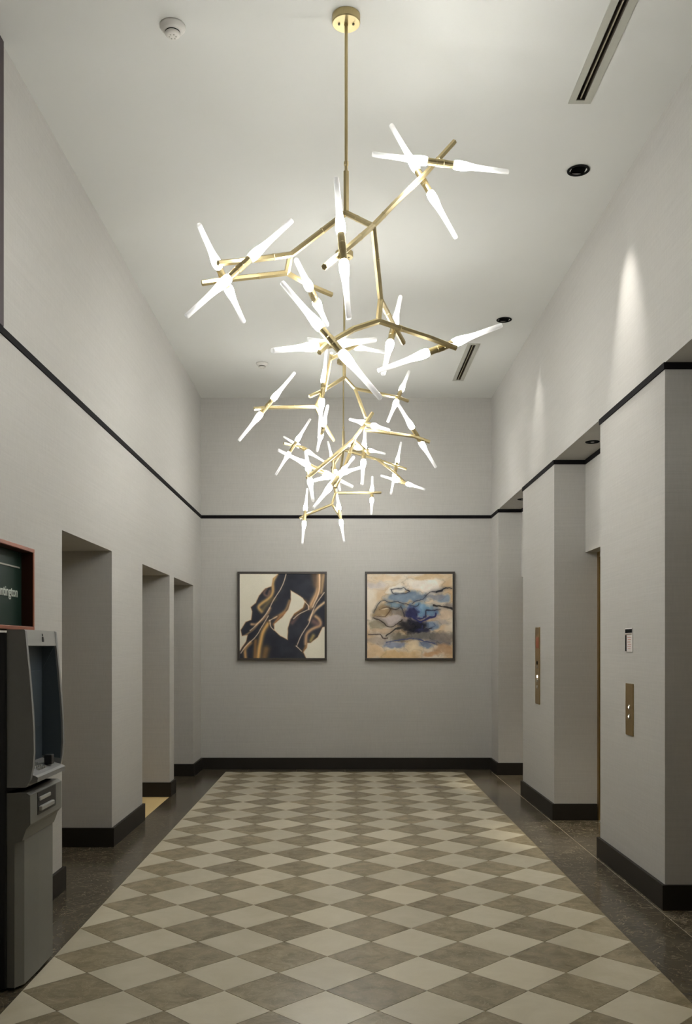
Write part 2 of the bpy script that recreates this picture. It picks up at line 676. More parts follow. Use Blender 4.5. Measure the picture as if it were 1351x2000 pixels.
for (x, y), lab, w in zip(DOWN, ('black recessed ceiling downlight above the pillar with the fire notice',
                                 'black recessed ceiling downlight above the pillar with the tall narrow brass panel'), (1.0, 0.4)):
    r = empty('recessed_downlight', (x, y, ZC), lab, 'downlight', 'recessed downlights in the high ceiling')
    bm = bmesh.new()
    rings(bm, Vector((x, y, ZC + 0.11)), Vector((0, 0, -1)), [(0, 0.058), (0.11, 0.058), (0.113, 0.07), (0.116, 0.07), (0.116, 0.054), (0.004, 0.054)], 32, cap0=True, cap1=True)
    child('trim_can', bm, M['lamp_black'], r)
    bm = bmesh.new()
    rings(bm, Vector((x, y, ZC + 0.1)), Vector((0, 0, -1)), [(0, 0.016), (0.01, 0.016), (0.018, 0.008)], 16)
    child('lamp_lens', bm, M['lens'], r)
    spot(r, (x, y, ZC + 0.03), SPOT_W * w, 42, 1.0, (1.0, 0.97, 0.9), tilt=(0, math.radians(-11), 0))

for (a, b), lab in zip(REC_R[1:], ('small black downlight in the soffit of the bay beside the fire-notice pillar, lobby side',
                                   'small black downlight in the soffit between the two pillars with brass panels',
                                   'small black downlight in the bay soffit next to the painting wall')):
    x, y = 1.945, (a + b) / 2
    r = empty('soffit_downlight', (x, y, ZR1), lab, 'downlight', 'small downlights in the bay soffits')
    bm = bmesh.new()
    rings(bm, Vector((x, y, ZR1 - 0.0005)), Vector((0, 0, -1)), [(0, 0.055), (0.006, 0.05), (0.006, 0.042), (0.002, 0.036)], 28)
    child('trim_ring', bm, M['lamp_black'], r)
    bm = bmesh.new()
    rings(bm, Vector((x, y, ZR1 - 0.002)), Vector((0, 0, -1)), [(0.0005, 0.015), (0.004, 0.012)], 16)
    child('lamp_lens', bm, M['lens'], r)
    spot(r, (x, y, ZR1 - 0.01), 12 if a < 5 else 120, 36, 0.8, (1.0, 0.93, 0.76))

x, y = XL - 0.22, (OPEN_L[1][0] + OPEN_L[1][1]) / 2
r = empty('soffit_downlight', (x, y, HEAD_L), 'small downlight under the head of the doorway with the yellow floor', 'downlight')
bm = bmesh.new()
rings(bm, Vector((x, y, HEAD_L - 0.0005)), Vector((0, 0, -1)), [(0, 0.05), (0.006, 0.045), (0.006, 0.038), (0.002, 0.03)], 28)
child('trim_ring', bm, M['lamp_black'], r)
spot(r, (x, y, HEAD_L - 0.01), 9, 44, 0.8, (1.0, 0.86, 0.6))

# ------------------------------------------------------------------ slot diffusers
for (a, b, c, d), lab in zip(DIFF, ('white linear slot air diffuser in the ceiling by the lobby-end downlight',
                                    'white linear slot air diffuser in the ceiling close to the painting wall')):
    cx = (a + b) / 2
    r = empty('slot_diffuser', (cx, (c + d) / 2, ZC), lab, 'air diffuser', 'linear slot diffusers in the ceiling')
    s0, s1 = cx - 0.026, cx + 0.022
    for x0, x1 in ((a, s0), (s1, b)):
        boxes('frame_rail', [(x0, x1, c, d, ZC - 0.006, ZC - 0.0005)], M['diff_frame'], root=r)
    for y0, y1 in ((c, c + 0.03), (d - 0.03, d)):
        boxes('frame_end', [(s0, s1, y0, y1, ZC - 0.006, ZC - 0.0005)], M['diff_frame'], root=r)
    bm = bmesh.new()
    # open-bottomed plenum trough above the slot
    z1 = ZC + 0.09
    box(bm, s0 - 0.012, s1 + 0.012, c + 0.013, d - 0.013, z1, z1 + 0.004)
    box(bm, s0 - 0.012, s0 - 0.004, c + 0.013, d - 0.013, ZC, z1)
    box(bm, s1 + 0.004, s1 + 0.012, c + 0.013, d - 0.013, ZC, z1)
    box(bm, a + 0.01, b - 0.01, c + 0.01, d - 0.01, ZC + 0.0945, ZC + 0.098)
    box(bm, s0 - 0.012, s1 + 0.012, c + 0.010, c + 0.014, ZC, z1)
    box(bm, s0 - 0.012, s1 + 0.012, d - 0.014, d - 0.010, ZC, z1)
    child('plenum', bm, M['slot'], r)
    bm = bmesh.new()
    prism(bm, [(cx - 0.004, ZC + 0.004), (cx + 0.002, ZC + 0.002), (cx + 0.012, ZC + 0.04), (cx + 0.006, ZC + 0.042)], c + 0.03, d - 0.03, 'Y')
    child('deflector_blade', bm, M['slot_blade'], r)

# ------------------------------------------------------------------ smoke detectors
for (x, y), lab in zip(((-0.815, 4.40), (-0.836, 9.62)), ('white smoke detector on the ceiling near the lobby end by the nearest canopy',
                                                          'white smoke detector on the ceiling near the painting wall')):
    r = empty('smoke_detector', (x, y, ZC), lab, 'smoke detector', 'smoke detectors on the ceiling')
    dn = Vector((0, 0, -1))
    bm = bmesh.new()
    rings(bm, Vector((x, y, ZC - 0.0005)), dn, [(0, 0.062), (0.008, 0.062), (0.012, 0.056), (0.022, 0.052), (0.03, 0.044)], 36)
    child('base_plate', bm, M['white'], r, True)
    bm = bmesh.new()
    rings(bm, Vector((x, y, ZC - 0.028)), dn, [(0, 0.036), (0.008, 0.036)], 32)
    child('vent_ring', bm, M['lamp_black'], r)
    bm = bmesh.new()
    rings(bm, Vector((x, y, ZC - 0.036)), dn, [(0, 0.037), (0.006, 0.037), (0.013, 0.03), (0.016, 0.018)], 32)
    c_ = child('sensor_cap', bm, M['white'], r, True)
    bm = bmesh.new()
    for k in range(6):
        an = k * math.pi / 3
        cx, cy = x + 0.016 * math.cos(an), y + 0.016 * math.sin(an)
        box(bm, cx - 0.003, cx + 0.003, cy - 0.003, cy + 0.003, ZC - 0.054, ZC - 0.050)
    child('sensor_grille', bm, M['diff_frame'], r)


# ------------------------------------------------------------------ chandeliers
TL = 0.33       # socket centre to tube tip
tube_me = None


def make_tube_mesh():
    """frosted rod along +Z: bulb-shaped at the socket, straight and slim at the tip"""
    prof = [(0.0, 0.014), (0.006, 0.0185), (0.02, 0.0215), (0.04, 0.0215), (0.06, 0.0195), (0.085, 0.0163), (0.115, 0.0142),
            (0.15, 0.0130), (0.20, 0.0122), (0.262, 0.0118), (0.268, 0.0105), (0.270, 0.006)]
    bm = bmesh.new()
    rings(bm, Vector((0, 0, 0)), Vector((0, 0, 1)), prof, 14)
    bmesh.ops.recalc_face_normals(bm, faces=bm.faces[:])
    me = bpy.data.meshes.new('light_tube')
    bm.to_mesh(me)
    bm.free()
    me.materials.append(M['tube'])
    a = me.attributes.new('along', 'FLOAT', 'POINT')
    for v in me.vertices:
        a.data[v.index].value = max(0.0, min(1.0, v.co.z / 0.27))
    for p in me.polygons:
        p.use_smooth = True
    return me


def make_sleeve_mesh():
    bm = bmesh.new()
    rings(bm, Vector((0, 0, -0.068)), Vector((0, 0, 1)), [(0, 0.0135), (0.002, 0.0165), (0.05, 0.0165), (0.052, 0.018), (0.084, 0.018), (0.086, 0.0165), (0.134, 0.0165), (0.136, 0.0135)], 14)
    bmesh.ops.recalc_face_normals(bm, faces=bm.faces[:])
    me = bpy.data.meshes.new('lamp_sleeve')
    bm.to_mesh(me)
    bm.free()
    me.materials.append(M['brass'])
    return me


tube_me = make_tube_mesh()
sleeve_me = make_sleeve_mesh()


def solve_pair(t1, t2, c, Yc):
    """3-D centre and direction of a two-rod lamp from its seen ends and its distance"""
    d1 = math.hypot(t1[0] - c[0], t1[1] - c[1])
    d2 = math.hypot(t2[0] - c[0], t2[1] - c[1])
    s = -1 if d1 > d2 else 1
    L = 2 * TL

    def dist(Y, dl):
        return (at(*t1, Y + s * dl) - at(*t2, Y - s * dl)).length
    if dist(Yc, 0) >= L:
        Yc = Yc * L / dist(Yc, 0)
        dl = 0.0
    else:
        lo, hi = 0.0, 0.33
        for _ in range(40):
            mid = (lo + hi) / 2
            if dist(Yc, mid) < L:
                lo = mid
            else:
                hi = mid
        dl = lo
    p1, p2 = at(*t1, Yc + s * dl), at(*t2, Yc - s * dl)
    return (p1 + p2) / 2, (p1 - p2).normalized()


def chandelier(Yh, x0, hub, pairs, arms, label):
    """pairs: (tip, tip, centre, distance); arms: lists of (px, py, distance)"""
    top = Vector((x0, Yh, ZC))
    root = empty('branching_chandelier', top, label, 'chandelier', 'row of branching chandeliers')
    dn = Vector((0, 0, -1))
    bm = bmesh.new()
    rings(bm, top + dn * 0.0005, dn, [(0, 0.067), (0.034, 0.067), (0.038, 0.064), (0.038, 0.01), (0.05, 0.01), (0.05, 0.008)], 40)
    can = child('canopy', bm, M['brass'], root)
    for sx in (-1, 1):
        bm = bmesh.new()
        rings(bm, top + Vector((sx * 0.034, 0, -0.0385)), dn, [(0, 0.0055), (0.004, 0.0055), (0.006, 0.003)], 10)
        bmesh.ops.translate(bm, verts=bm.verts[:], vec=-top)
        finish('canopy_screw', bm, M['slot'], can)
    hp = at(*hub, Yh)
    bm = bmesh.new()
    z_mid = hp.z + 0.235
    rings(bm, Vector((x0, Yh, ZC - 0.045)), dn, [(0, 0.0075), (ZC - 0.045 - z_mid, 0.0075)], 12)
    rd = child('suspension_rod', bm, M['brass'], root)
    bm = bmesh.new()
    rings(bm, Vector((x0, Yh, z_mid + 0.012)), dn, [(0, 0.006), (0.004, 0.011), (0.02, 0.011), (0.024, 0.008), (0.05, 0.008)], 12)
    child('rod_coupling', bm, M['brass'], root)
    bm = bmesh.new()
    rings(bm, Vector((x0, Yh, z_mid - 0.036)), dn, [(0, 0.012), (0.003, 0.0145), (z_mid - 0.036 - hp.z, 0.0145), (z_mid - 0.034 - hp.z, 0.012)], 6)
    child('hub_stem', bm, M['brass'], root)
    for pl in arms:
        P = [at(*p) if len(p) == 3 else Vector(p[3]) for p in pl]
        for i in range(len(P) - 1):
            a, b = P[i], P[i + 1]
            d = b - a
            L = d.length
            if L < 1e-4:
                continue
            d.normalize()
            bm = bmesh.new()
            e0 = 0.006
            rr = 0.0138
            rings(bm, a - d * e0, d, [(0, rr * 0.8), (0.002, rr), (L + 2 * e0 - 0.002, rr), (L + 2 * e0, rr * 0.8)], 6, roll=math.pi / 6)
            if L > 0.22:
                rings(bm, a + d * (L * 0.42), d, [(0, rr), (0.001, rr * 1.1), (0.009, rr * 1.1), (0.01, rr)], 6, roll=math.pi / 6)
            child('arm', bm, M['brass'], root)
    Z = Vector((0, 0, 1))
    for t1, t2, c, Yc in pairs:
        cen, d = solve_pair(t1, t2, c, Yc)
        s = link('lamp_sleeve', sleeve_me, root)
        s.rotation_mode = 'QUATERNION'
        s.rotation_quaternion = Z.rotation_difference(d)
        s.location = cen - top
        for sg in (1, -1):
            t = link('light_tube', tube_me, s)
            t.location = (0, 0, sg * 0.060)
            if sg < 0:
                t.rotation_euler = (math.pi, 0, 0)
    return root


C1 = dict(A=((363, 619), (571, 430), (465, 517), 4.02), B=((388, 438), (476, 629), (434, 538), 4.20),
          C=((656, 347), (681, 623), (669, 480), 3.80), D1=((763, 243), (891, 466), (829, 349), 4.45),
          D2=((726, 301), (994, 336), (859, 311), 4.36), E=((578, 507), (639, 635), (613, 575), 4.38),
          FF=((550, 551), (744, 779), (644, 665), 3.88), GG=((531, 685), (733, 664), (638, 673), 4.02),
          I=((737, 725), (980, 635), (862, 681), 4.33), J=((782, 579), (748, 732), (769, 647), 4.70))
A1 = [
    [(675, 416, 4.33), (569, 497, 4.22), (490, 508, 4.09), (427, 514, 4.0)],
    [(567, 499, 4.22), (560, 533, 4.27)],
    [(560, 533, 4.27), (434, 547, 4.20), (396, 553, 4.18)],
    [(560, 533, 4.27), (606, 558, 4.34), (646, 575, 4.42)],
    [(675, 416, 4.33), (728, 442, 4.08)],
    [(728, 442, 4.08), (669, 493, 3.84), (634, 521, 3.72)],
    [(728, 442, 4.08), (775, 393, 4.22), (830, 340, 4.42), (886, 278, 4.62)],
    [(729, 445, 4.08), (743, 585, 4.22)],
    [(743, 585, 4.22), (739, 627, 4.17)],
    [(739, 627, 4.17), (690, 643, 4.08), (640, 672, 3.98), (624, 687, 3.94)],
    [(739, 627, 4.17), (839, 660, 4.26), (889, 679, 4.32)],
    [(744, 588, 4.22), (769, 636, 4.66), (787, 669, 4.82)],
]
chandelier(4.33, 0.024, (676, 416), list(C1.values()), A1,
           'brass branching chandelier with lit glass rods, hanging nearest the cash machine')

C2 = dict(H=((600, 661), (751, 688), (676, 680), 6.55), K=((637, 683), (623, 846), (630, 763), 6.75), L=((576, 727), (466, 861), (521, 793), 6.8),
          Mm=((640, 792), (619, 881), (632, 841), 7.0), P=((799, 725), (757, 824), (778, 772), 7.25), Q=((773, 782), (851, 913), (817, 853), 6.9),
          R=((683, 819), (760, 840), (715, 827), 6.8), S=((713, 834), (707, 946), (711, 878), 7.1), X=((543, 879), (689, 951), (620, 919), 6.62),
          Y=((601, 942), (709, 912), (657, 928), 6.85), Z=((691, 892), (612, 992), (652, 938), 6.6), AA=((597, 881), (611, 978), (603, 925), 6.5))
A2 = [
    [(673, 737, 6.92), (632, 762, 6.78), (605, 774, 6.70)],
    [(634, 762, 6.78), (639, 735, 6.7), (647, 691, 6.50)],
    [(647, 700, 6.52), (676, 684, 6.55), (700, 672, 6.56)],
    [(632, 762, 6.78), (617, 794, 6.88)],
    [(617, 794, 6.88), (520, 796, 6.76), (497, 798, 6.72)],
    [(617, 794, 6.88), (633, 828, 7.0), (651, 860, 7.1)],
    [(673, 737, 6.92), (693, 759, 6.98)],
    [(693, 759, 6.98), (778, 776, 7.24), (796, 783, 7.3)],
    [(693, 759, 6.98), (714, 815, 6.9)],
    [(727, 807, 6.86), (714, 827, 6.84), (690, 859, 6.78)],
    [(690, 859, 6.78), (632, 907, 6.56), (600, 933, 6.46)],
    [(692, 860, 6.78), (672, 915, 6.72), (655, 951, 6.64)],
    [(690, 859, 6.78), (711, 877, 7.06), (720, 886, 7.1)],
    [(714, 840, 6.86), (725, 841, 6.86), (808, 852, 6.9), (838, 863, 6.9)],
]
chandelier(6.92, 0.024, (673, 736), list(C2.values()), A2,
           'brass branching chandelier with lit glass rods, middle one of the three')

C3 = dict(T=((783, 864), (763, 965), (777, 912), 9.5), U=((744, 929), (830, 956), (783, 940), 9.4), V=((606, 818), (538, 928), (573, 870), 9.15),
          W=((554, 853), (632, 901), (593, 874), 9.3), BB=((600, 954), (590, 1063), (595, 1007), 9.5), CC=((656, 954), (672, 1059), (663, 1003), 9.4),
          DD=((727, 931), (725, 1004), (727, 964), 9.75),
          HA=((640, 862), (664, 958), (652, 908), 9.9), HB=((668, 868), (752, 886), (711, 880), 9.85), HC=((640, 948), (690, 896), (664, 925), 9.1))
A3 = [
    [(671, 879, 9.51), (651, 898, 9.42)],
    [(651, 898, 9.42), (632, 902, 9.36), (594, 874, 9.28), (555, 866, 9.15)],
    [(651, 898, 9.42), (649, 930, 9.45), (655, 963, 9.5)],
    [(655, 963, 9.5), (727, 962, 9.75), (743, 962, 9.8)],
    [(655, 963, 9.5), (648, 985, 9.48)],
    [(648, 985, 9.48), (595, 1007, 9.5), (586, 1012, 9.5)],
    [(648, 985, 9.48), (663, 1008, 9.42)],
    [(671, 879, 9.51), (736, 897, 9.5)],
    [(671, 879, 9.51), (652, 908, 9.86), (648, 914, 9.9)],
    [(671, 879, 9.51), (711, 882, 9.82), (720, 883, 9.9)],
    [(671, 879, 9.51), (664, 925, 9.14), (663, 932, 9.1)],
    [(736, 897, 9.5), (777, 911, 9.5), (793, 916, 9.5)],
    [(736, 897, 9.5), (767, 920, 9.44), (790, 942, 9.4)],
]
chandelier(9.51, 0.024, (671, 879), list(C3.values()), A3,
           'brass branching chandelier with lit glass rods, hanging closest to the two paintings')


# ------------------------------------------------------------------ paintings
KL = 0.62


def noise2(n, cells, seed):
    rng = np.random.RandomState(seed)
    g = rng.rand(cells + 2, cells + 2)
    t = np.linspace(0, cells, n, endpoint=False)
    i = t.astype(int)
    f = t - i
    f = f * f * (3 - 2 * f)
    a = g[np.ix_(i, i)]; b = g[np.ix_(i, i + 1)]
    c = g[np.ix_(i + 1, i)]; d = g[np.ix_(i + 1, i + 1)]
    fx = f[None, :]; fy = f[:, None]
    return (a * (1 - fx) + b * fx) * (1 - fy) + (c * (1 - fx) + d * fx) * fy


def fbm(n, cells, seed, o=4):
    s = 0; w = 0.5
    for k in range(o):
        s = s + w * noise2(n, cells * 2 ** k, seed + k)
        w *= 0.5
    return s / (1 - 0.5 ** o) - 0.5


def seg_dist(X, Y, pts):
    best = np.full(X.shape, 1e9)
    for (x0, y0), (x1, y1) in zip(pts[:-1], pts[1:]):
        dx, dy = x1 - x0, y1 - y0
        t = np.clip(((X - x0) * dx + (Y - y0) * dy) / (dx * dx + dy * dy + 1e-9), 0, 1)
        best = np.minimum(best, np.hypot(X - x0 - t * dx, Y - y0 - t * dy))
    return best


def smooth_line(pts, n=6):
    out = []
    P = [pts[0]] + list(pts) + [pts[-1]]
    for i in range(1, len(P) - 2):
        for k in range(n):
            t = k / n
            q = []
            for a in (0, 1):
                p0, p1, p2, p3 = P[i - 1][a], P[i][a], P[i + 1][a], P[i + 2][a]
                q.append(0.5 * (2 * p1 + (p2 - p0) * t + (2 * p0 - 5 * p1 + 4 * p2 - p3) * t * t + (3 * p1 - p0 - 3 * p2 + p3) * t ** 3))
            out.append(tuple(q))
    out.append(P[-2])
    return out


def inside(X, Y, poly):
    r = np.zeros(X.shape, bool)
    n = len(poly)
    for i in range(n):
        x0, y0 = poly[i]; x1, y1 = poly[(i + 1) % n]
        if y0 == y1:
            continue
        c = ((y0 > Y) != (y1 > Y)) & (X < (x1 - x0) * (Y - y0) / (y1 - y0) + x0)
        r ^= c
    return r


def blend(img, col, w):
    return img * (1 - w[..., None]) + np.array(col, float) * w[..., None]


def art_one(n):
    u = np.linspace(75, 1280, n); v = np.linspace(85, 1280, n)
    X, Y = np.meshgrid(u, v)
    X = X + fbm(n, 8, 3) * 14; Y = Y + fbm(n, 8, 9) * 14
    whites = [
        [(0, 0), (625, 0), (620, 90), (548, 150), (530, 260), (440, 295), (350, 400), (310, 500), (235, 560), (252, 620), (240, 740), (160, 770), (90, 880), (108, 962), (190, 950), (170, 1040), (80, 1180), (0, 1190)],
        [(800, 320), (900, 380), (970, 430), (1005, 480), (975, 570), (850, 650), (800, 730), (760, 850), (755, 1020), (650, 970), (560, 880), (560, 790), (680, 700), (760, 590), (800, 450)],
        [(1400, 800), (1250, 840), (1180, 980), (1080, 1058), (1030, 1060), (1020, 1130), (975, 1195), (1020, 1290), (1400, 1400)],
    ]
    img = np.zeros((n, n, 3)) + np.array((38, 40, 48.0))
    img += (fbm(n, 5, 21) * 26)[..., None]
    white_mask = np.zeros((n, n), bool)
    edge = np.full((n, n), 1e9)
    for w in whites:
        white_mask |= inside(X, Y, w)
        edge = np.minimum(edge, seg_dist(X, Y, w + [w[0]]))
    # folds
    folds = [
        ([(600, 90), (545, 200), (545, 330), (500, 420), (400, 500), (345, 560), (385, 620)], 24, (176, 142, 92), 0.95),
        ([(450, 300), (420, 370), (470, 400), (500, 330)], 20, (128, 98, 82), 0.6),
        ([(1200, 85), (1190, 300), (1130, 450), (1080, 560)], 38, (186, 150, 112), 1.0),
        ([(1265, 85), (1230, 350)], 28, (150, 125, 95), 0.9),
        ([(1120, 85), (1150, 250)], 40, (110, 84, 60), 0.5),
        ([(480, 780), (410, 900), (370, 1050), (330, 1290)], 32, (190, 150, 92), 0.95),
        ([(450, 1150), (420, 1290)], 50, (150, 110, 60), 0.6),
        ([(230, 1060), (155, 1150), (160, 1280)], 24, (176, 136, 88), 0.9),
        ([(780, 470), (710, 620), (560, 710)], 20, (158, 126, 88), 0.7),
        ([(720, 640), (620, 720), (560, 800)], 22, (168, 118, 76), 0.8),
        ([(1275, 490), (1140, 610), (1060, 740)], 18, (192, 164, 130), 0.9),
        ([(1010, 1080), (1020, 950), (1100, 870), (1215, 810), (1205, 740), (1150, 690)], 24, (172, 138, 104), 0.9),
        ([(1120, 760), (1180, 790)], 40, (120, 92, 84), 0.7),
        ([(1000, 490), (965, 570), (860, 650)], 34, (128, 94, 58), 0.8),
        ([(820, 780), (870, 720), (900, 680)], 26, (100, 76, 70), 0.7),
        ([(240, 800), (330, 790), (450, 680), (510, 570)], 18, (180, 146, 112), 0.85),
        ([(150, 960), (260, 880), (330, 800)], 14, (160, 130, 95), 0.7),
        ([(300, 1030), (290, 1280)], 26, (124, 92, 58), 0.85),
        ([(400, 600), (480, 500), (560, 440)], 30, (120, 104, 66), 0.6),
        ([(1080, 1030), (1120, 960)], 26, (150, 130, 80), 0.8),
        ([(980, 1190), (1010, 1120)], 22, (150, 110, 70), 0.8),
    ]
    for pts, w, col, al in folds:
        d = seg_dist(X, Y, smooth_line(pts))
        img = blend(img, col, al * np.exp(-(d / w) ** 2))
    ed = np.exp(-(edge / 12.0) ** 2)
    img = blend(img, (120, 88, 56), 0.35 * ed)
    cream = [
        [(735, 85), (700, 210), (640, 330), (560, 450), (500, 570), (420, 690), (330, 790), (220, 890)],
        [(480, 680), (400, 820), (300, 980), (180, 1090), (90, 1210)],
        [(1275, 350), (1180, 480), (1100, 640), (1050, 800), (950, 950), (880, 1110)],
        [(500, 740), (515, 830), (560, 880)], [(1060, 590), (930, 650), (840, 720)], [(600, 690), (490, 750)],
        [(1000, 480), (1050, 540), (1050, 585)], [(1205, 90), (1200, 330), (1110, 560)], [(870, 1110), (950, 1180)],
    ]
    for pts in cream:
        d = seg_dist(X, Y, smooth_line(pts))
        img = blend(img, (205, 184, 158), 0.8 * np.exp(-(d / 7.0) ** 2))
        img = blend(img, (60, 50, 45), 0.3 * np.exp(-((d - 22) / 9.0) ** 2))
    wimg = np.zeros((n, n, 3)) + np.array((188, 183, 168.0)) + (fbm(n, 6, 40) * 8)[..., None]
    wimg = blend(wimg, (165, 120, 80), 0.6 * np.exp(-(edge / 8.0) ** 2))
    a = np.where(white_mask, np.clip(0.5 + edge / 8, 0, 1), np.clip(0.5 - edge / 8, 0, 1))
    return img * (1 - a[..., None]) + wimg * a[..., None]


def art_two(n):
    u = np.linspace(70, 1260, n); v = np.linspace(80, 1280, n)
    X0, Y0_ = np.meshgrid(u, v)
    X = X0 + fbm(n, 5, 11) * 190 + fbm(n, 18, 15) * 40
    Y = Y0_ + fbm(n, 5, 17) * 130 + fbm(n, 18, 19) * 34
    img = np.zeros((n, n, 3)) + np.array((176, 160, 138.0))
    t = fbm(n, 4, 31)
    img = blend(img, (188, 178, 164), np.clip(t * 3 + 0.5, 0, 1))
    img = blend(img, (170, 142, 106), np.clip(-t * 3 - 0.1, 0, 0.7))
    blobs = [
        (880, 240, 230, 110, (198, 190, 180), 1), (520, 290, 130, 60, (192, 188, 180), .9), (200, 240, 150, 60, (165, 158, 158), .7),
        (950, 120, 260, 45, (170, 146, 112), .8), (350, 130, 200, 40, (178, 156, 128), .7),
        (620, 420, 250, 75, (104, 118, 134), 1), (420, 540, 150, 55, (98, 116, 128), 1), (1130, 420, 130, 60, (112, 126, 144), .9),
        (1020, 380, 110, 40, (120, 122, 130), .9), (820, 590, 170, 105, (106, 134, 158), 1), (650, 600, 100, 60, (92, 108, 140), 1),
        (1190, 520, 100, 40, (132, 124, 118), .9), (1130, 650, 160, 60, (180, 162, 142), .9), (1090, 760, 160, 40, (158, 148, 140), .9),
        (960, 640, 80, 45, (110, 134, 158), 1), (930, 800, 120, 60, (108, 124, 146), .95),
        (470, 640, 130, 70, (104, 96, 88), .9), (270, 600, 120, 100, (124, 104, 76), .85), (300, 580, 70, 16, (180, 164, 136), .9),
        (400, 750, 210, 65, (146, 136, 134), .95), (210, 810, 90, 80, (122, 114, 96), .8), (330, 890, 190, 40, (160, 140, 118), .9),
        (900, 960, 380, 80, (104, 100, 96), 1), (520, 960, 150, 60, (92, 86, 74), .9), (1080, 1050, 200, 45, (106, 104, 108), .9),
        (640, 650, 75, 70, (40, 42, 72), 1), (690, 820, 170, 100, (34, 34, 42), 1), (580, 820, 90, 60, (40, 38, 40), .9), (820, 880, 90, 35, (38, 38, 60), .9),
        (440, 1075, 170, 45, (108, 114, 132), .9), (900, 1110, 110, 40, (106, 116, 136), .95), (200, 1040, 160, 50, (142, 130, 120), .8),
        (730, 1130, 120, 90, (190, 174, 148), .95), (480, 1220, 300, 55, (178, 150, 110), .8), (180, 1180, 150, 90, (184, 160, 130), .85), (1160, 1160, 140, 90, (156, 126, 98), .85),
        (960, 1230, 130, 45, (168, 130, 96), .8), (1130, 960, 160, 80, (112, 104, 98), .8),
    ]
    tex1, tex2, tex3 = fbm(n, 7, 71), fbm(n, 22, 77, 3), fbm(n, 4, 83, 5)
    for cx, cy, rx, ry, col, al in blobs:
        r = np.sqrt(((X - cx) / rx) ** 2 + ((Y - cy) / ry) ** 2)
        r = r + tex1 * 0.55 + tex2 * 0.5
        w_ = np.clip((1.25 - r) / 0.55, 0, 1)
        var = (tex3 * 34 + tex2 * 22)[..., None]
        img = img * (1 - (al * w_)[..., None]) + (np.array(col, float) + var) * (al * w_)[..., None]
        rim = np.exp(-((r - 1.2) / 0.05) ** 2)
        img = img - (rim * 16 * al)[..., None]
    Xl = X0 + fbm(n, 12, 51) * 46; Yl = Y0_ + fbm(n, 12, 57) * 46
    lines = [
        ([(400, 300), (450, 365), (560, 355), (660, 338), (612, 295), (580, 265), (530, 290), (400, 300)], 6, (36, 38, 46)),
        ([(870, 410), (940, 350), (1060, 330), (1120, 302), (1240, 290)], 8, (34, 36, 44)), ([(1030, 335), (1110, 312)], 14, (34, 34, 40)),
        ([(870, 410), (830, 450), (740, 470), (690, 495)], 7, (44, 52, 70)),
        ([(160, 620), (230, 500), (300, 465), (380, 490), (480, 470), (560, 500), (680, 530), (760, 540), (790, 510)], 7, (44, 50, 58)),
        ([(540, 540), (570, 620), (580, 700)], 10, (40, 38, 46)), ([(240, 590), (330, 560), (390, 580), (350, 660), (300, 695), (200, 680)], 6, (74, 56, 40)),
        ([(380, 580), (480, 575), (545, 545)], 7, (50, 46, 44)),
        ([(990, 530), (1060, 548), (1180, 552), (1260, 580)], 11, (36, 34, 36)), ([(880, 690), (890, 600), (960, 600), (1090, 600)], 7, (40, 44, 60)),
        ([(1030, 640), (1010, 690), (930, 700), (860, 745), (800, 762), (770, 740), (720, 700)], 13, (36, 38, 78)), ([(860, 690), (820, 715), (720, 690)], 11, (38, 42, 80)),
        ([(150, 700), (290, 770), (340, 820), (450, 830), (560, 740)], 9, (48, 42, 36)), ([(340, 970), (440, 890), (560, 850)], 14, (44, 42, 40)),
        ([(80, 940), (250, 940), (300, 1000), (370, 1000)], 9, (66, 58, 54)), ([(340, 1055), (520, 1020), (700, 1005), (850, 1030), (1000, 1080)], 7, (58, 66, 96)),
        ([(800, 900), (880, 880), (960, 855)], 9, (38, 40, 52)), ([(1000, 780), (1010, 820), (960, 840)], 3, (70, 80, 100)), ([(830, 820), (830, 860), (780, 880)], 6, (40, 44, 80)),
    ]
    for pts, w, col in lines:
        d = seg_dist(Xl, Yl, smooth_line(pts))
        img = blend(img, col, 0.92 * np.clip((w * (1.15 + 1.6 * tex1) - d) / (w * 0.6), 0, 1))
        img = blend(img, col, 0.28 * np.exp(-(d / (w * 3.5)) ** 2))
    return img


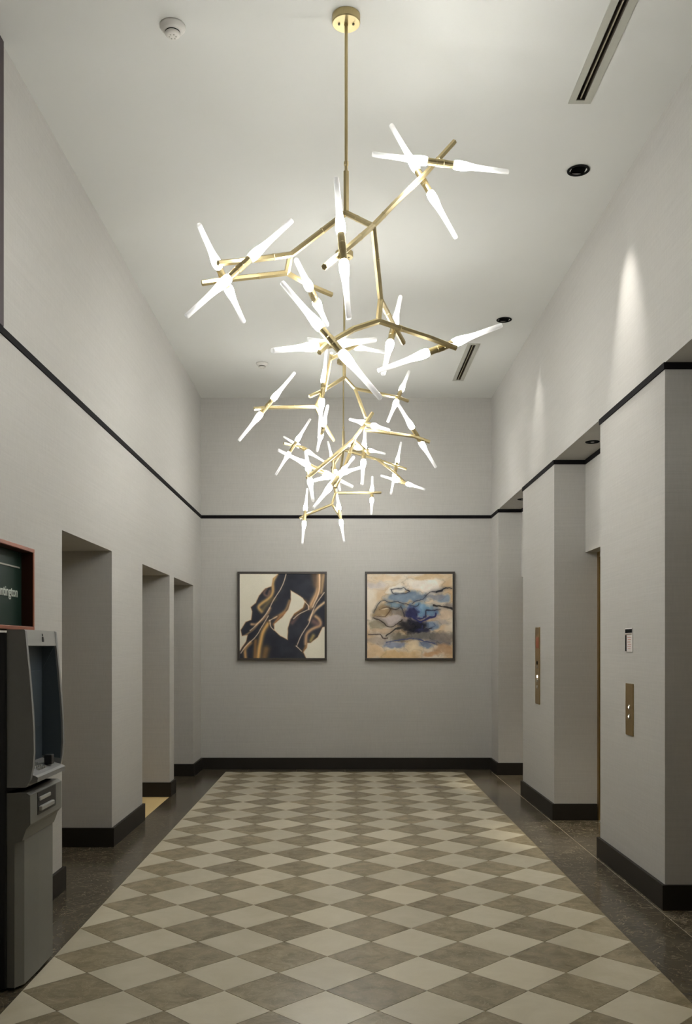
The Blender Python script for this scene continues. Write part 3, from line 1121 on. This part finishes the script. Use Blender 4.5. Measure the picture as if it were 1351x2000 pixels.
def painting(name, px0, px1, py0, py1, art, label):
    yb = YB
    a, b = at(px0, py1, yb), at(px1, py0, yb)
    x0, x1, z0, z1 = a.x, b.x, a.z, b.z
    fw, dp = 0.026, 0.045
    y0 = yb - dp
    r = empty('framed_painting', ((x0 + x1) / 2, yb, z0), label, 'painting', 'pair of square framed paintings')
    for nm, bx in (('frame_rail', (x0, x1, y0, yb - 0.001, z1 - fw, z1)), ('frame_rail', (x0, x1, y0, yb - 0.001, z0, z0 + fw)),
                   ('frame_stile', (x0, x0 + fw, y0, yb - 0.001, z0 + fw, z1 - fw)), ('frame_stile', (x1 - fw, x1, y0, yb - 0.001, z0 + fw, z1 - fw))):
        boxes(nm, [bx], M['frame'], root=r, bevel=0.002)
    n = 300
    img = art(n)
    c = np.clip(img, 0, 255) / 255.0
    c = np.where(c <= 0.04045, c / 12.92, ((c + 0.055) / 1.055) ** 2.4) / KL
    c = np.clip(c, 0, 0.9)
    xs_ = np.linspace(x0 + fw - 0.001, x1 - fw + 0.001, n)
    zs_ = np.linspace(z1 - fw + 0.001, z0 + fw - 0.001, n)
    XX, ZZ = np.meshgrid(xs_, zs_)
    base = r.location
    vs = np.stack([XX - base[0], np.full_like(XX, y0 + 0.008 - base[1]), ZZ - base[2]], -1).reshape(-1, 3)
    i = np.arange(n * n).reshape(n, n)
    q = np.stack([i[:-1, :-1], i[1:, :-1], i[1:, 1:], i[:-1, 1:]], -1).reshape(-1, 4)
    me = bpy.data.meshes.new('canvas')
    me.from_pydata(vs.tolist(), [], q.tolist())
    at_ = me.attributes.new('paint', 'FLOAT_COLOR', 'POINT')
    at_.data.foreach_set('color', np.concatenate([c.reshape(-1, 3), np.ones((n * n, 1))], 1).astype(np.float32).ravel())
    me.materials.append(M['paint'])
    link('canvas', me, r)
    boxes('backing_board', [(x0 + fw * 0.5, x1 - fw * 0.5, y0 + 0.012, yb - 0.001, z0 + fw * 0.5, z1 - fw * 0.5)], M['frame'], root=r)


M['paint'] = attr_mat('painted_canvas', 'paint')
painting('framed_painting', 464.5, 638, 1117, 1289.5, art_one, 'framed abstract painting of dark flowing folds with gold edges on cream')
painting('framed_painting', 712.5, 887, 1117, 1289.5, art_two, 'framed abstract painting of blue and tan washes with dark ragged lines')

# ------------------------------------------------------------------ brass call panels and fire notice on the pillars
xp = XR
r = empty('lift_call_panel', (xp, 5.70, 0.916), 'wide brass lift call panel with two buttons below the fire notice', 'call panel')
boxes('face_plate', [(xp - 0.006, xp - 0.0005, 5.622, 5.768, 0.916, 1.24)], M['brass_panel'], root=r, bevel=0.001)
for z in (1.092, 1.034):
    bm = bmesh.new()
    rings(bm, Vector((xp - 0.005, 5.693, z)), Vector((-1, 0, 0)), [(0, 0.016), (0.004, 0.016), (0.006, 0.014)], 20)
    b_ = child('call_button', bm, M['steel'], r)
    bm = bmesh.new()
    rings(bm, Vector((xp - 0.0105, 5.693, z)), Vector((-1, 0, 0)), [(0, 0.0065), (0.0015, 0.006)], 14)
    bmesh.ops.translate(bm, verts=bm.verts[:], vec=-world_loc(r))
    finish('indicator_lamp', bm, M['button'], b_)
r = empty('lift_call_panel', (xp, 8.36, 0.947), 'tall narrow brass lift panel with keyhole and lit button', 'call panel')
boxes('face_plate', [(xp - 0.006, xp - 0.0005, 8.265, 8.455, 0.947, 1.652)], M['brass_panel'], root=r, bevel=0.001)
boxes('notice_strip', [(xp - 0.007, xp - 0.0055, 8.30, 8.42, 1.46, 1.56)], M['sign_wood'], root=r)
for z, mt, rr in ((1.325, 'lamp_black', 0.018), (1.29, 'steel', 0.014), (1.20, 'button', 0.013), (1.165, 'steel', 0.016), (1.105, 'steel', 0.014)):
    bm = bmesh.new()
    rings(bm, Vector((xp - 0.0055, 8.36, z)), Vector((-1, 0, 0)), [(0, rr), (0.004, rr), (0.006, rr * 0.8)], 18)
    child({'lamp_black': 'key_switch', 'steel': 'push_button', 'button': 'indicator_lamp'}[mt], bm, M[mt], r)

r = empty('fire_notice', (xp, 5.707, 1.442), 'small white notice card with black heading and red print on the pillar', 'notice')
y0, y1, z0, z1 = 5.637, 5.777, 1.440, 1.588
boxes('card', [(xp - 0.005, xp - 0.0005, y0, y1, z0, z1)], M['paper'], root=r)
boxes('heading_bar', [(xp - 0.0062, xp - 0.0048, y0 + 0.004, y1 - 0.002, z1 - 0.030, z1 - 0.006)], M['lamp_black'], root=r)
boxes('heading_bar', [(xp - 0.0062, xp - 0.0048, y0 + 0.012, y1 - 0.002, z1 - 0.042, z1 - 0.034)], M['slot_blade'], root=r)
boxes('side_bar', [(xp - 0.0062, xp - 0.0048, y1 - 0.028, y1 - 0.002, z0 + 0.002, z1 - 0.043)], M['lamp_black'], root=r)
for k in range(6):
    z = z1 - 0.058 - k * 0.014
    boxes('print_line', [(xp - 0.006, xp - 0.0048, y0 + 0.02 + 0.008 * (k % 3), y1 - 0.045 - 0.01 * (k % 2), z - 0.003, z)], M['red'], root=r)

# ------------------------------------------------------------------ cash machine
ya, yb_ = 3.875, 4.305
r = empty('cash_machine', (-1.52, 4.09, 0), 'grey free-standing cash machine against the wall beneath the lightbox sign', 'cash machine')
bm = bmesh.new(); box(bm, XL + 0.022, -1.425, ya - 0.012, yb_, 0.012, 1.53, 0.006)
child('rear_cabinet', bm, M['atm_dark'], r)
bm = bmesh.new(); box(bm, XL + 0.04, -1.40, ya + 0.02, yb_ - 0.02, 0.0005, 0.014)
child('plinth', bm, M['atm_dark'], r)
# lower cabinet: chamfered near front corner
bm = bmesh.new()
prism(bm, [(-1.425, ya), (-1.392, ya), (-1.366, ya + 0.045), (-1.362, (ya + yb_) / 2), (-1.366, yb_), (-1.425, yb_)], 0.014, 0.845, 'Z')
child('lower_cabinet', bm, M['atm_front'], r)
bm = bmesh.new()
prism(bm, [(-1.425, 0.845), (-1.342, 0.845), (-1.325, 0.835), (-1.324, 0.71), (-1.342, 0.69), (-1.36, 0.64), (-1.425, 0.62)], ya - 0.0015, yb_ + 0.0015, 'Y')
disp = child('dispenser_panel', bm, M['atm_front'], r)
bm = bmesh.new(); box(bm, -1.3245, -1.3225, 3.965, 4.215, 0.735, 0.832)
child('dispenser_slot', bm, M['atm_dark'], r)
bm = bmesh.new(); box(bm, -1.323, -1.306, 3.972, 4.150, 0.752, 0.772, 0.004)
child('slot_lip', bm, M['atm_light'], r)
bm = bmesh.new(); box(bm, -1.323, -1.314, 3.972, 4.120, 0.795, 0.812, 0.003)
child('slot_lip', bm, M['atm_light'], r)
# upper housing
cheek = [(-1.425, 0.868), (-1.345, 0.868), (-1.325, 0.90), (-1.314, 0.96), (-1.310, 1.02), (-1.312, 1.12), (-1.318, 1.22), (-1.328, 1.34), (-1.338, 1.44), (-1.347, 1.538), (-1.352, 1.543), (-1.425, 1.543)]
for y0, y1 in ((ya, ya + 0.022), (yb_ - 0.022, yb_)):
    bm = bmesh.new(); prism(bm, cheek, y0, y1, 'Y')
    child('side_cheek', bm, M['atm_grey'], r)
bm = bmesh.new(); box(bm, -1.425, -1.345, ya + 0.02, yb_ - 0.02, 0.868, 0.902)
child('shelf_base', bm, M['atm_grey'], r)
bm = bmesh.new()
prism(bm, [(-1.425, 0.955), (-1.345, 0.925), (-1.312, 0.915), (-1.300, 0.908), (-1.302, 0.888), (-1.33, 0.880), (-1.425, 0.900)], ya + 0.022, yb_ - 0.022, 'Y')
shelf = child('keypad_shelf', bm, M['atm_grey'], r)
for i in range(4):
    for j in range(4):
        bm = bmesh.new()
        x0 = -1.335 - i * 0.02
        zz = 0.921 + (i + 0.5) * 0.0076
        yk = 4.02 + j * 0.026
        box(bm, x0 - 0.014, x0, yk, yk + 0.02, zz - 0.004, zz + 0.008, 0.002)
        bmesh.ops.translate(bm, verts=bm.verts[:], vec=-world_loc(r))
        finish('key', bm, M['steel'], shelf)
bm = bmesh.new(); box(bm, -1.36, -1.325, 4.16, 4.20, 0.93, 0.975, 0.004)
child('card_reader', bm, M['atm_dark'], r)
bm = bmesh.new()
prism(bm, [(-1.425, 1.47), (-1.362, 1.474), (-1.343, 1.474), (-1.350, 1.5425), (-1.425, 1.5425)], ya + 0.022, yb_ - 0.022, 'Y')
hd = child('header', bm, M['atm_light'], r)
# small dark pictogram on the header: a seated-figure style glyph
bm = bmesh.new()
rings(bm, Vector((-1.3475, 4.10, 1.522)), Vector((1, 0, 0.1)), [(0, 0.005), (0.002, 0.005)], 12)
prism(bm, [(4.088, 1.491), (4.112, 1.491), (4.112, 1.498), (4.106, 1.514), (4.094, 1.514), (4.088, 1.498)], -1.349, -1.3435, 'X')
child('pictogram', bm, M['atm_dark'], r)
bm = bmesh.new(); box(bm, -1.4245, -1.408, ya + 0.022, yb_ - 0.022, 0.93, 1.47)
child('back_panel', bm, M['atm_blue'], r)
bm = bmesh.new(); box(bm, -1.410, -1.402, 3.93, 4.25, 1.10, 1.36, 0.003)
child('screen', bm, M['atm_blue'], r)
bm = bmesh.new(); prism(bm, [(-1.408, 1.47), (-1.352, 1.47), (-1.408, 1.36)], yb_ - 0.026, yb_ - 0.022, 'Y')
child('privacy_fin', bm, M['atm_blue'], r)
bm = bmesh.new()
prism(bm, [(-1.420, 0.96), (-1.322, 0.945), (-1.318, 1.02), (-1.320, 1.12), (-1.326, 1.22), (-1.337, 1.34), (-1.346, 1.44), (-1.350, 1.472), (-1.420, 1.472)], yb_ - 0.024, yb_ - 0.0215, 'Y')
child('inner_liner', bm, M['atm_blue'], r)

# ------------------------------------------------------------------ lightbox sign on the cash machine
sy0, sy1, sz0, sz1 = 3.80, 4.302, 1.546, 1.930
sx = -1.450
r = empty('lightbox_sign', (-1.53, (sy0 + sy1) / 2, sz0), 'red-brown framed dark green lightbox sign standing on the cash machine', 'sign')
ft = 0.017
sb = -1.60
for nm, bx in (('frame_top', (sb, sx, sy0, sy1, sz1 - ft, sz1)), ('frame_bottom', (sb, sx, sy0, sy1, sz0, sz0 + ft)),
               ('frame_side', (sb, sx, sy0, sy0 + ft, sz0 + ft, sz1 - ft)), ('frame_side', (sb, sx, sy1 - ft, sy1, sz0 + ft, sz1 - ft))):
    boxes(nm, [bx], M['sign_wood'], root=r, bevel=0.0015)
fx = -1.506
for nm, bx in (('inner_liner', (fx, sx - 0.004, sy1 - ft - 0.002, sy1 - ft + 0.0005, sz0 + ft, sz1 - ft)),
               ('inner_liner', (fx, sx - 0.004, sy0 + ft, sy1 - ft, sz1 - ft - 0.002, sz1 - ft + 0.0005)),
               ('inner_liner', (fx, sx - 0.004, sy0 + ft, sy1 - ft, sz0 + ft - 0.0005, sz0 + ft + 0.002))):
    boxes(nm, [bx], M['sign_liner'], root=r)
boxes('face_panel', [(sb, fx, sy0 + ft, sy1 - ft, sz0 + ft, sz1 - ft)], M['sign_green'], root=r)
boxes('reflection_strip', [(fx, fx + 0.003, sy0 + ft, sy1 - 0.05, sz1 - 0.095, sz1 - 0.088)], M['diff_frame'], root=r)  # light reflection across the sign face, modelled as a thin pale strip
cu = bpy.data.curves.new('lettering', 'FONT')
cu.body = 'Huntington'
cu.size = 0.064
cu.extrude = 0.0012
cu.offset = 0.0009
cu.align_x = 'RIGHT'
tmp = bpy.data.objects.new('tmp', cu)
COL.objects.link(tmp)
bpy.context.view_layer.update()
dg = bpy.context.evaluated_depsgraph_get()
me = bpy.data.meshes.new_from_object(tmp.evaluated_get(dg))
bpy.data.objects.remove(tmp)
w = max(v.co.x for v in me.vertices) - min(v.co.x for v in me.vertices)
mxr = max(v.co.x for v in me.vertices)
sc = 0.285 / w
for v in me.vertices:
    # text x -> +Y (reads left to right seen from the room), text y -> Z, extrude -> +X
    X_, Y_, Z_ = v.co
    v.co = Vector((fx + 0.0014 + Z_, 4.226 + (X_ - mxr) * sc, 1.700 + Y_)) - Vector(r.location)
me.materials.clear()
me.materials.append(M['sign_text'])
link('lettering', me, r)
